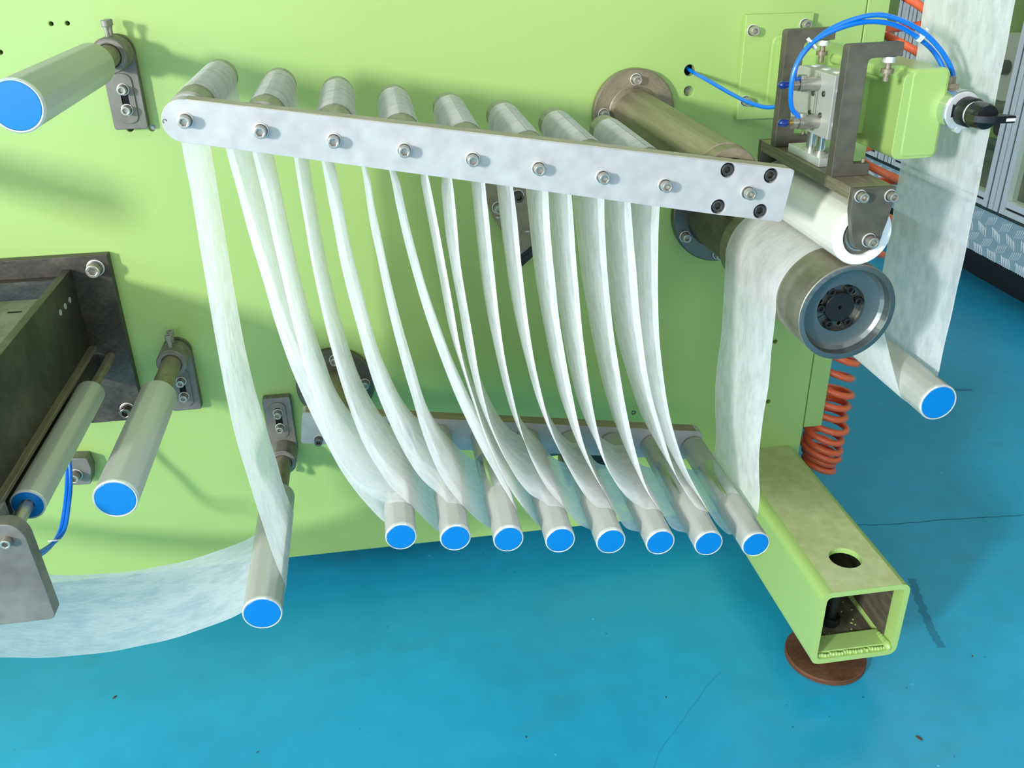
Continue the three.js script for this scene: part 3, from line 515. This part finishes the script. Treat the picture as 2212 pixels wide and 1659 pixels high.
// ------------------------------------------------------------------ hoses
{
  const h1 = [[0.640, 1.160, 0.236], [0.629, 1.163, 0.243], [0.629, 1.182, 0.245], [0.641, 1.204, 0.248], [0.668, 1.228, 0.251], [0.707, 1.243, 0.254], [0.74, 1.247, 0.256], [0.776, 1.238, 0.259], [0.814, 1.219, 0.262], [0.848, 1.189, 0.265], [0.866, 1.163, 0.267], [0.868, 1.145, 0.27]];
  const h2 = [[0.640, 1.108, 0.252], [0.625, 1.122, 0.255], [0.619, 1.148, 0.257], [0.621, 1.177, 0.257], [0.631, 1.199, 0.256], [0.65, 1.217, 0.255], [0.68, 1.23, 0.255], [0.722, 1.238, 0.254], [0.766, 1.233, 0.253], [0.81, 1.213, 0.252], [0.841, 1.191, 0.251], [0.856, 1.165, 0.262], [0.858, 1.15, 0.272]];
  const a = thing('air_hose', 'blue air hose forming the outer, higher arch from cylinder to selector valve', 'hose');
  part('tubing', [tube(h1, 0.0036, 120, 14)], M.hose, a);
  const b = thing('air_hose', 'blue air hose forming the inner, lower arch from cylinder to selector valve', 'hose');
  part('tubing', [tube(h2, 0.0036, 120, 14)], M.hose, b);
  const c = thing('air_hose', 'blue air hose coming out of the hole in the green panel', 'hose');
  part('tubing', [tube([[0.609, 1.126, -0.2], [0.617, 1.117, -0.18], [0.633, 1.106, -0.12], [0.656, 1.091, -0.06], [0.672, 1.083, -0.01], [0.689, 1.08, 0.02], [0.705, 1.087, 0.05], [0.74, 1.1, 0.09], [0.765, 1.11, 0.12]], 0.0036, 80, 14)], M.hose, c);
  const tie = (name, x, y, z, dx, dy) => {
    const t = thing('cable_tie', name, 'cable tie', [x, y, z]); const ang = Math.atan2(dy, dx);
    const band = ext(rounded([[-0.0062, -0.0095], [0.0062, -0.0095], [0.0062, 0.0095], [-0.0062, 0.0095]], 0.006), -0.0015, 0.0015, 0).rotateY(Math.PI / 2).rotateZ(ang);
    part('band', [band], M.tie, t); part('lock', [bx(-0.0022, 0.0022, 0.0085, 0.012, -0.002, 0.002, 0.0006).rotateZ(ang)], M.tie, t);
  };
  tie('white cable tie on the left rise of the two arched blue hoses', 0.646, 1.2095, 0.2515, 0.62, 0.6);
  tie('white cable tie on the right fall of the two arched blue hoses', 0.8115, 1.2165, 0.257, 0.75, -0.5);
  const d = thing('hose_pair', 'pair of blue air hoses hanging behind the grey end plate at lower left', 'hose');
  for (const k of [0, 1]) part('tubing', [tube([[-0.625 + 0.007 * k, 0.52, -0.06], [-0.623 + 0.007 * k, 0.444, -0.02], [-0.624 + 0.007 * k, 0.407, 0.02], [-0.631 + 0.007 * k, 0.373, 0.06], [-0.638 + 0.004 * k, 0.369 + 0.006 * k, 0.1], [-0.642, 0.386 + 0.006 * k, 0.15], [-0.66, 0.40 + 0.006 * k, 0.2]], 0.0038, 70, 12)], M.hose, d);
  part('tie_band', [new THREE.TorusGeometry(0.0085, 0.0016, 8, 20).rotateX(1.0).translate(-0.634, 0.373, 0.085)], M.tie, d);
}
{ // red spiral hose behind the panel edge: dense turns low down, stretched above
  const o = thing('coil_hose', 'orange red spiral air hose hanging behind the right edge of the green panel', 'hose'), pts = [];
  let y = 0.115, a = 2.4; const end = 1.62;
  while (y < end) {
    const t = (y - 0.115) / (end - 0.115), pitch = y < 0.2 ? 0.021 : y < 0.34 ? 0.031 : y < 0.46 ? 0.045 : y < 0.6 ? 0.065 : 0.082;
    const r = 0.046 + (y < 0.2 ? -0.012 * (0.2 - y) / 0.085 : 0) + 0.004 * Math.sin(a * 0.37);
    pts.push(V(1.046 + 0.042 * Math.max(0, Math.min(1, (y - 0.3) / 0.4)) + 0.016 * Math.sin(y * 7) * (y < 0.6 ? 1 : 0.4) + r * Math.cos(a), y + 0.004 * Math.sin(a * 0.9) - 0.22 * r * Math.cos(a), -0.26 + r * Math.sin(a)));
    a += 0.42; y += pitch * 0.42 / (2 * Math.PI);
  }
  pts.unshift(V(1.03, 0.03, -0.3), V(1.02, 0.08, -0.28));
  part('tubing', [tube(pts, 0.0082, pts.length * 3, 10)], M.coil, o);
}

// ------------------------------------------------------------------ dark bracket assembly at the left
{
  const o = thing('carrier_bracket', 'dark brown metal bracket bolted to the panel at the left edge, plates reaching forward', 'bracket');
  part('mounting_plate', [bx(-0.95, -0.4975, 0.486, 0.8355, ZP, ZP + 0.02, 0.0012)], M.darkPlate, o);
  const side = ext(shapeOf([[-0.42, 0.655], [0.149, 0.655], [0.149, 0.812], [-0.42, 0.812]]), -0.581, -0.5665, 0.0006).rotateY(Math.PI / 2);
  part('side_plate', [side], M.darkPlate, o);
  part('shelf', [bx(-0.90, -0.5825, 0.775, 0.8, -0.035, 0.42, 0.001)], M.castGrey, o);
  part('back_wall', [bx(-0.94, -0.5825, 0.62, 0.80, -0.15, -0.13)], M.darkPlate, o);
  part('lower_ledge', [bx(-0.575, -0.5545, 0.648, 0.656, -0.149, 0.42, 0.0006)], M.bronze, o);
  part('black_gap_strip', [bx(-0.578, -0.567, 0.60, 0.648, 0.02, 0.42, 0.0006)], M.black, o);  // black strip drawn along the black gap below the side plate
  part('guide_strip', [bx(-0.567, -0.555, 0.588, 0.636, -0.149, 0.42, 0.0006)], M.darkPlate, o);
  for (const z of [-0.105, -0.075, -0.045]) { const b = part('pale_spot', [cx(0, 0, 0.0055, -0.001, 0.0012, 18)], M.aluRing, o); b.position.set(-0.5665, 0.768, z); }  // small pale discs on the side plate face
  bolt(o, -0.522, 0.812, ZP + 0.02, 0.0125, M.steel, undefined, 2);
  bolt(o, -0.5255, 0.512, ZP + 0.02, 0.0115, M.steelDark, undefined, 2);
  for (const [a, b, z] of [[-0.625, -0.603, 0.02], [-0.645, -0.62, 0.1]]) part('slot_mark', [bx(a, b, 0.7995, 0.8006, z, z + 0.006, 0.0003)], M.gapShade, o);
  part('post', [cy(-0.692, 0.02, 0.013, 0.8, 0.84, 24)], M.castGrey, o);
  // end plate tying the bracket to the roller shaft
  part('end_plate', [ext(rounded([[-0.68, 0.486], [-0.5025, 0.486], [-0.5085, 0.637], [-0.5225, 0.656], [-0.68, 0.656]], [0.004, 0.012, 0.012, 0.012, 0.004]), 0.425, 0.449, 0.0012)], M.castGrey, o);
  bolt(o, -0.5328, 0.6296, 0.4492, 0.0072, M.steel, undefined, 0);
  part('end_block', [bx(-0.56, -0.545, 0.60, 0.66, 0.395, 0.425, 0.001)], M.castGrey, o);
}
{
  const o = thing('idle_roller', 'thinner aluminium roller beside the dark bracket, its shaft passing through a blue ring cap', 'roller', [-0.5328, 0.6296, 0]), R = 0.0243, z1 = 0.3617;
  part('roller_body', [lathe(0, 0, [[0.004, 0.001], [0.004, R - 0.0015], [0.006, R], [z1 - 0.002, R], [z1, R - 0.0014], [z1, 0.012]])], M.alu, o);
  part('rim', [lathe(0, 0, [[z1 - 0.003, R + 0.0003], [z1 + 0.0006, R + 0.0002], [z1 + 0.001, R - 0.0022], [z1 - 0.001, R - 0.0024]])], M.aluRing, o);
  part('end_cap', [lathe(0, 0, [[z1, R - 0.0022], [z1 + 0.0007, R - 0.003], [z1 + 0.0007, 0.0095]])], M.blueCap, o);
  part('shaft', [cz(0, 0, 0.0095, z1 - 0.01, 0.4255, 6)], M.steel, o);
  part('shaft', [cz(0, 0, 0.0085, -0.15, 0.006, 24)], M.bronze, o);
}
{
  const o = thing('small_clamp', 'small grey bolted block on the panel beneath the dark bracket', 'clamp');
  part('block', [ext(rounded([[-0.672, 0.351], [-0.629, 0.349], [-0.6205, 0.385], [-0.624, 0.412], [-0.66, 0.415], [-0.672, 0.39]], 0.005), ZP, ZP + 0.03, 0.0015)], M.castGrey, o);
  bolt(o, -0.6525, 0.376, ZP + 0.03, 0.0105, M.steel, undefined, 2);
}
{
  const o = thing('slotted_bracket', 'brown slotted bracket with a black block at its tip, half hidden behind the webs', 'bracket');
  const s = rounded([[0.205, 0.92], [0.255, 0.955], [0.30, 0.92], [0.309, 0.80], [0.277, 0.775], [0.228, 0.862]], 0.004), sl = rounded([[0.207, 0.912], [0.222, 0.921], [0.238, 0.893], [0.224, 0.884]], 0.005);
  s.holes.push(new THREE.Path(sl.getPoints(4).reverse()));
  part('arm', [ext(s, ZP + 0.004, ZP + 0.03, 0.0012)], M.bronze, o);
  part('rubber_block', [ext(shapeOf([[0.277, 0.775], [0.309, 0.80], [0.307, 0.784], [0.281, 0.761]]), ZP + 0.002, ZP + 0.034, 0.001), ext(shapeOf([[0.275, 0.782], [0.31, 0.81], [0.309, 0.797], [0.277, 0.772]]), ZP + 0.004, ZP + 0.032, 0.001)], M.black, o);
  part('grey_band', [ext(shapeOf([[0.2735, 0.79], [0.3105, 0.818], [0.3105, 0.8095], [0.2745, 0.7815]]), ZP + 0.003, ZP + 0.031, 0.001)], M.castGrey, o);
  bolt(o, 0.2365, 0.884, ZP + 0.03, 0.0095); bolt(o, 0.275, 0.905, ZP + 0.03, 0.0095, M.blackHead);
  part('weld_spot', [new THREE.SphereGeometry(0.004, 8, 6).scale(1.5, 1, 0.6).translate(0.2365, 0.864, ZP + 0.03), new THREE.SphereGeometry(0.004, 8, 6).scale(1.6, 0.9, 0.6).translate(0.294, 0.832, ZP + 0.03)], M.steel, o);
}

// ------------------------------------------------------------------ the nonwoven web
const ZB = 0.08, ZF = 0.30;
const web = thing('nonwoven_web', 'long white translucent nonwoven fabric web threaded in loops over all the rollers', 'fabric web');
{
  const D = [
    [[-0.185, 1.112], [-0.175, 1.008], [-0.164, 0.925], [-0.153, 0.843], [-0.142, 0.785], [-0.125, 0.717], [-0.102, 0.643], [-0.086, 0.597], [-0.056, 0.536], [-0.026, 0.491]],
    [[-0.098, 1.095], [-0.095, 1.011], [-0.091, 0.925], [-0.081, 0.819], [-0.067, 0.726], [-0.051, 0.653], [-0.035, 0.607], [-0.012, 0.558], [0.008, 0.531], [0.028, 0.505], [0.043, 0.484], [0.063, 0.461]],
    [[-0.010, 1.078], [-0.006, 1.003], [0.0, 0.951], [0.007, 0.889], [0.015, 0.831], [0.026, 0.766], [0.036, 0.714], [0.046, 0.661], [0.060, 0.605], [0.076, 0.561], [0.091, 0.531], [0.114, 0.496], [0.134, 0.470], [0.152, 0.454]],
    [[0.080, 1.060], [0.089, 0.992], [0.103, 0.882], [0.117, 0.772], [0.134, 0.697], [0.151, 0.629], [0.169, 0.576], [0.189, 0.525], [0.213, 0.482], [0.237, 0.447]],
    [[0.159, 1.045], [0.163, 0.976], [0.170, 0.880], [0.175, 0.822], [0.182, 0.765], [0.193, 0.702], [0.204, 0.647], [0.217, 0.598], [0.233, 0.556], [0.253, 0.517], [0.275, 0.487], [0.2865, 0.468], [0.305, 0.444], [0.326, 0.430]],
    [[0.250, 1.027], [0.253, 0.972], [0.259, 0.904], [0.267, 0.828], [0.276, 0.768], [0.288, 0.700], [0.300, 0.640], [0.314, 0.586], [0.333, 0.535], [0.371, 0.456], [0.392, 0.423], [0.413, 0.414]],
    [[0.333, 1.011], [0.339, 0.935], [0.353, 0.820], [0.367, 0.739], [0.380, 0.672], [0.392, 0.618], [0.408, 0.557], [0.420, 0.517], [0.438, 0.475], [0.4585, 0.441], [0.476, 0.412], [0.497, 0.401]],
    [[0.417, 0.996], [0.420, 0.915], [0.424, 0.840], [0.431, 0.770], [0.442, 0.702], [0.455, 0.640], [0.469, 0.593], [0.490, 0.535], [0.518, 0.478], [0.541, 0.437], [0.563, 0.405], [0.584, 0.385]],
  ];
  const U = [
    [[-0.151, 1.106], [-0.144, 1.036], [-0.141, 0.994], [-0.136, 0.928], [-0.129, 0.845], [-0.117, 0.745], [-0.108, 0.695], [-0.095, 0.632], [-0.070, 0.577], [-0.041, 0.542], [-0.019, 0.5275]],
    [[-0.062, 1.088], [-0.055, 1.012], [-0.050, 0.945], [-0.045, 0.902], [-0.037, 0.848], [-0.028, 0.787], [-0.018, 0.734], [-0.005, 0.684], [0.020, 0.608], [0.040, 0.568], [0.068, 0.533]],
    [[0.028, 1.070], [0.043, 0.968], [0.058, 0.888], [0.070, 0.834], [0.087, 0.770], [0.104, 0.711], [0.122, 0.659], [0.141, 0.608], [0.163, 0.558], [0.182, 0.518], [0.194, 0.492]],
    [[0.113, 1.054], [0.116, 1.003], [0.119, 0.935], [0.125, 0.880], [0.133, 0.817], [0.140, 0.755], [0.148, 0.704], [0.157, 0.660], [0.170, 0.619], [0.187, 0.574], [0.206, 0.536], [0.222, 0.514], [0.242, 0.499]],
    [[0.199, 1.037], [0.203, 0.995], [0.208, 0.934], [0.214, 0.873], [0.221, 0.814], [0.229, 0.760], [0.240, 0.705], [0.252, 0.653], [0.267, 0.606], [0.289, 0.553], [0.312, 0.507], [0.333, 0.479]],
    [[0.284, 1.021], [0.292, 0.931], [0.300, 0.850], [0.307, 0.789], [0.315, 0.735], [0.326, 0.668], [0.338, 0.614], [0.352, 0.561], [0.375, 0.510], [0.397, 0.481], [0.416, 0.466]],
    [[0.372, 1.004], [0.383, 0.927], [0.397, 0.821], [0.410, 0.745], [0.424, 0.683], [0.442, 0.624], [0.466, 0.552], [0.484, 0.507], [0.505, 0.468], [0.520, 0.449]],
  ];
  const Rw = RB + 0.0008, arc = ([x, y], r, a0, a1, n) => Array.from({ length: n + 1 }, (_, i) => { const a = a0 + (a1 - a0) * i / n; return [x + r * Math.cos(a), y + r * Math.sin(a)]; });
  const ang = ([x, y], [px, py]) => Math.atan2(py - y, px - x);
  let len = 0;
  const ROLLS = [[-0.2336, 0.3793, BIG], [0.8935, 0.6572, BIG], [0.6943, 0.8401, 0.0771]];
  for (let i = 0; i < 8; i++) ROLLS.push([...low(i), RB + 0.0004], [...up(i), RB]);
  const curlOf = (k) => (k < 2.75 ? 1 : -1) * (Math.abs(k - 2.6) < 1.3 ? 0.0075 : 0.003);
  // a ruled sheet: centre line in the x-y plane, width along z, with a little slack waviness that fades at the rollers
  function sheet(name, pre, free, post, wave = 0.0022, curl = 0, gapR = 0.0007) {
    const line = [...pre, ...free, ...post], c = new THREE.CatmullRomCurve3(line.map(([x, y]) => V(x, y, 0)), false, 'centripetal'), L = c.getLength(), n = Math.max(24, Math.round(L / 0.006)), m = 24, pos = [], uv = [], idx = [];
    const run = (l) => l.reduce((q, p, i) => q + (i ? Math.hypot(p[0] - l[i - 1][0], p[1] - l[i - 1][1]) : 0), 0), t0 = run(pre) / L + 0.02, t1 = 1 - run(post) / L - 0.02;
    const ph = rnd() * 20;
    for (let i = 0; i <= n; i++) {
      const t = i / n, p = c.getPointAt(t), d = c.getTangentAt(t), env = Math.min(1, Math.max(0, Math.min(t - t0, t1 - t)) * 9) ** 2 * wave;
      for (let j = 0; j <= m; j++) {
        const w = j / m, s = t * L;
        const k = env * (Math.sin(w * 5.1 + s * 3.1 + ph) * 0.7 + Math.sin(w * 11 + s * 5 + ph * 2) * 0.28) + env / (wave || 1) * curl * (4 * w * (1 - w));
        const ez = (j === 0 || j === m ? 1 : 0) * 0.0006 * Math.sin(s * 60 + j + ph);
        let X = p.x - d.y * k, Y = p.y + d.x * k;
        for (const [cx0, cy0, cr] of ROLLS) { const q = Math.hypot(X - cx0, Y - cy0), lim = cr + gapR; if (q < lim) { X = cx0 + (X - cx0) * lim / q; Y = cy0 + (Y - cy0) * lim / q; } }
        pos.push(X, Y, ZB + (ZF - ZB) * w + ez); uv.push(w, (len + s) / 1.2);
      }
    }
    for (let i = 0; i < n; i++) for (let j = 0; j < m; j++) { const a = i * (m + 1) + j, b = a + m + 1; idx.push(a, b, a + 1, b, b + 1, a + 1); }
    len += L;
    const g = new THREE.BufferGeometry(); g.setAttribute('position', new THREE.Float32BufferAttribute(pos, 3)); g.setAttribute('uv', new THREE.Float32BufferAttribute(uv, 2)); g.setIndex(idx); g.computeVertexNormals();
    return part(name, g, M.web, web);
  }
  const mid = [-0.2336, 0.3793], Rm = BIG + 0.001;
  // feed from the left, sagging, then under the lower left roller
  sheet('feed_span', [], [[-1.5, 0.62], [-1.1, 0.42], [-0.85, 0.335], [-0.6763, 0.298], [-0.6068, 0.287], [-0.5338, 0.283], [-0.4575, 0.288], [-0.3789, 0.301], [-0.30, 0.325]], arc(mid, Rm, -2.0, -0.05, 10), 0.004);
  sheet('rising_span', [], [[mid[0] + Rm, mid[1] - 0.002], [-0.2045, 0.40], [-0.210, 0.43], [-0.216, 0.475], [-0.224, 0.54], [-0.232, 0.608], [-0.237, 0.655], [-0.241, 0.715], [-0.243, 0.80], [-0.243, 0.90], [-0.242, 1.0], [-0.2405, 1.09], [-0.2395, 1.14]], arc(up(0), Rw, Math.PI * 0.98, Math.PI * 0.5, 5), 0.003);
  for (let k = 0; k < 8; k++) {
    const T = up(k), B = low(k), d = D[k];
    let aEnd = ang(B, d[d.length - 1]); if (aEnd > 0) aEnd -= 2 * Math.PI;
    sheet('falling_span', arc(T, Rw, Math.PI * 0.5, 0.02, 5), [[T[0] + Rw, T[1] - 0.02], ...d], arc(B, Rw, Math.max(aEnd + 0.12, -3.3), -Math.PI / 2, 6), 0.0022, curlOf(k), 0.0016);
    if (k < 7) {
      const u = U[k], T2 = up(k + 1), aU = ang(B, u[u.length - 1]);
      sheet('rising_span', arc(B, Rw, -Math.PI / 2, Math.max(0.1, aU - 0.25), 9), [...u.slice().reverse(), [T2[0] - Rw, T2[1] - 0.02]], arc(T2, Rw, Math.PI * 0.98, Math.PI * 0.5, 5), 0.0022, -curlOf(k + 0.5));
    }
  }
  // up to the drum, over it through the nip, down round the right hand roller and away upward
  const drum = [0.6943, 0.8401], Rd = 0.0781, rr = [0.8935, 0.6572];
  sheet('rising_span', arc(low(7), Rw, -Math.PI / 2, 0.1, 8), [[0.6335, 0.43], [0.632, 0.47], [0.627, 0.51], [0.6215, 0.56], [0.621, 0.62], [0.6225, 0.69], [0.6195, 0.76]], arc(drum, Rd, Math.PI * 1.06, Math.PI * 0.5, 12), 0.003);
  { // cross tangent between the drum (right side) and the roller (left side)
    const dx = rr[0] - drum[0], dy = rr[1] - drum[1], dist = Math.hypot(dx, dy), base = Math.atan2(dy, dx), off = Math.acos((Rd + Rm) / dist), a1 = base + off, a2 = a1 + Math.PI;
    sheet('drum_span', arc(drum, Rd, Math.PI * 0.5, a1, 10), [], arc(rr, Rm, a2, Math.PI * 1.5, 8), 0);
  }
  sheet('outgoing_span', arc(rr, Rm, -Math.PI / 2, 0, 6), [[0.927, 0.72], [0.926, 0.85], [0.9225, 1.0], [0.918, 1.15], [0.913, 1.35], [0.905, 1.7], [0.895, 2.1]], [], 0.003);
}

// ------------------------------------------------------------------ neighbouring machine at the right
const XW = 2.4;
{
  const o = thing('tread_plinth', 'aluminium diamond tread plate base of the neighbouring machine', 'base');
  const z0 = -3.9, z1 = 1.2, y0 = 0.147, y1 = 0.322;
  part('tread_plate', [bx(XW, XW + 0.012, y0, y1, z0, z1)], M.tread, o);
  part('core', [bx(XW + 0.012, XW + 1.6, 0.155, y1 - 0.004, z0, z1)], M.darkPlate, o);
  part('shade_plinth', [bx(XW + 0.1, XW + 1.5, 0.001, 0.156, z0 + 0.1, z1 - 0.1)], M.black, o);  // black, standing in for the shade under the tread plate overhang
  // five-bar tread pattern, alternating direction
  const lug = tube([[0, -0.019, -0.002], [-0.0006, -0.01, 0.0008], [-0.0009, 0, 0.002], [-0.0006, 0.01, 0.0008], [0, 0.019, -0.002]], 0.0017, 8, 6), list = [];
  const P = 0.088;
  for (let r = -1; r * P / 2 < y1 - y0 + P; r++) for (let q = 0; q * P < 3.4; q++) {
    const yc = y0 + r * P / 2 + 0.012, zc = -3.3 + q * P + (r & 1) * P / 2, dir = r & 1 ? 1 : -1;
    for (let k = -2; k <= 2; k++) { const yy = yc + k * 0.0035 * dir, zz = zc + k * 0.0115; if (yy > y0 - 0.004 && yy < y1 - 0.016) list.push([Math.max(yy, y0 + 0.017), zz, dir * 0.38]); }
  }
  const inst = new THREE.InstancedMesh(lug, M.treadBar, list.length), mt = new THREE.Matrix4();
  list.forEach(([y, z, a], i) => { mt.makeRotationX(a); mt.setPosition(XW - 0.0004, y, z); inst.setMatrixAt(i, mt); });
  inst.name = 'tread_bars'; inst.castShadow = inst.receiveShadow = true; o.add(inst); tag(inst, 'raised five bar tread pattern', null, null, 'stuff');
}
{
  const o = thing('machine_enclosure', 'silver aluminium profile frame with clear panes on the neighbouring machine', 'enclosure');
  // profile with a slot on its outer face; len along y, centred, face toward -x
  function prof(w, len) { const h = w / 2, s = 0.0045, d = 0.009, q = 0.045; return ext(shapeOf([[0, -h], [0, -s], [d, -s], [d, s], [0, s], [0, h], [q, h], [q, -h]]), 0, len, 0); }
  const upright = (z, w, y0, y1, x = XW) => { const m = part('profile', [prof(w, y1 - y0).rotateX(-Math.PI / 2).translate(x, y0, z)], M.profile, o); part('slot_shade_strip', [bx(x + 0.0045, x + 0.0095, y0, y1, z - 0.0044, z + 0.0044)], M.slot, m); };  // black strip is painted shade for the depth of the slot
  const rail = (y, w, z0, z1, x = XW) => { const m = part('profile', [prof(w, z1 - z0).translate(x, y, z0)], M.profile, o); part('slot_shade_strip', [bx(x + 0.0045, x + 0.0095, y - 0.0044, y + 0.0044, z0, z1)], M.slot, m); };
  for (const z of [-1.624, -1.556]) upright(z, 0.064, 0.335, 2.1, XW - 0.004);
  for (const z of [-2.485, -2.425, -2.36]) upright(z, 0.058, 0.335, 2.1);
  rail(0.36, 0.05, -2.33, -1.657); rail(0.36, 0.055, -1.523, 0.6); rail(0.36, 0.05, -3.8, -2.516); rail(2.12, 0.05, -3.8, 0.6);
  part('bottom_gasket', [bx(XW - 0.002, XW + 0.05, 0.322, 0.334, -3.8, 0.6)], M.steelDark, o);
  for (const [z0, z1] of [[-2.33, -1.657], [-1.523, 0.6], [-3.8, -2.516]]) part('pane', [bx(XW + 0.02, XW + 0.024, 0.385, 2.095, z0, z1)], M.acrylic, o);
}
{
  const o = thing('inner_machine', 'light green machine board seen through the clear panes', 'panel');
  part('plate', [bx(3.05, 3.08, 0.34, 2.1, -3.8, 0.6)], M.green, o);
  part('hole_cover', [cx(0.44, -2.52, 0.035, 3.03, 3.052, 28)], M.steelDark, o);
  part('drip_tray', [bx(2.95, 3.045, 0.335, 0.385, -3.8, 0.6)], M.innerDull, o);
}
{
  const o = thing('drip_tray', 'dull olive floor tray behind the clear panes of the neighbouring machine', 'tray');
  part('tray', [bx(2.5, 2.945, 0.335, 0.36, -3.8, 0.6)], M.innerDull, o);
}
{
  const o = thing('fabric_roll', 'thick white roll of fabric behind the clear pane at the right edge', 'roll');
  part('roll', [cx(0.80, -2.05, 0.135, 2.66, 2.98, 48)], M.nip, o);
  part('core', [cx(0.80, -2.05, 0.03, 2.62, 3.048, 24)], M.steelDark, o);
}
{
  const o = thing('inner_roller', 'grey metal roller behind the clear pane below the white roll', 'roller');
  part('roller_body', [cx(0.62, -2.2, 0.04, 2.55, 3.045, 32)], M.alu, o);
}

scene.traverse((m) => { if (m.isMesh) { m.castShadow = true; m.receiveShadow = true; } });
renderer.render(scene, camera);
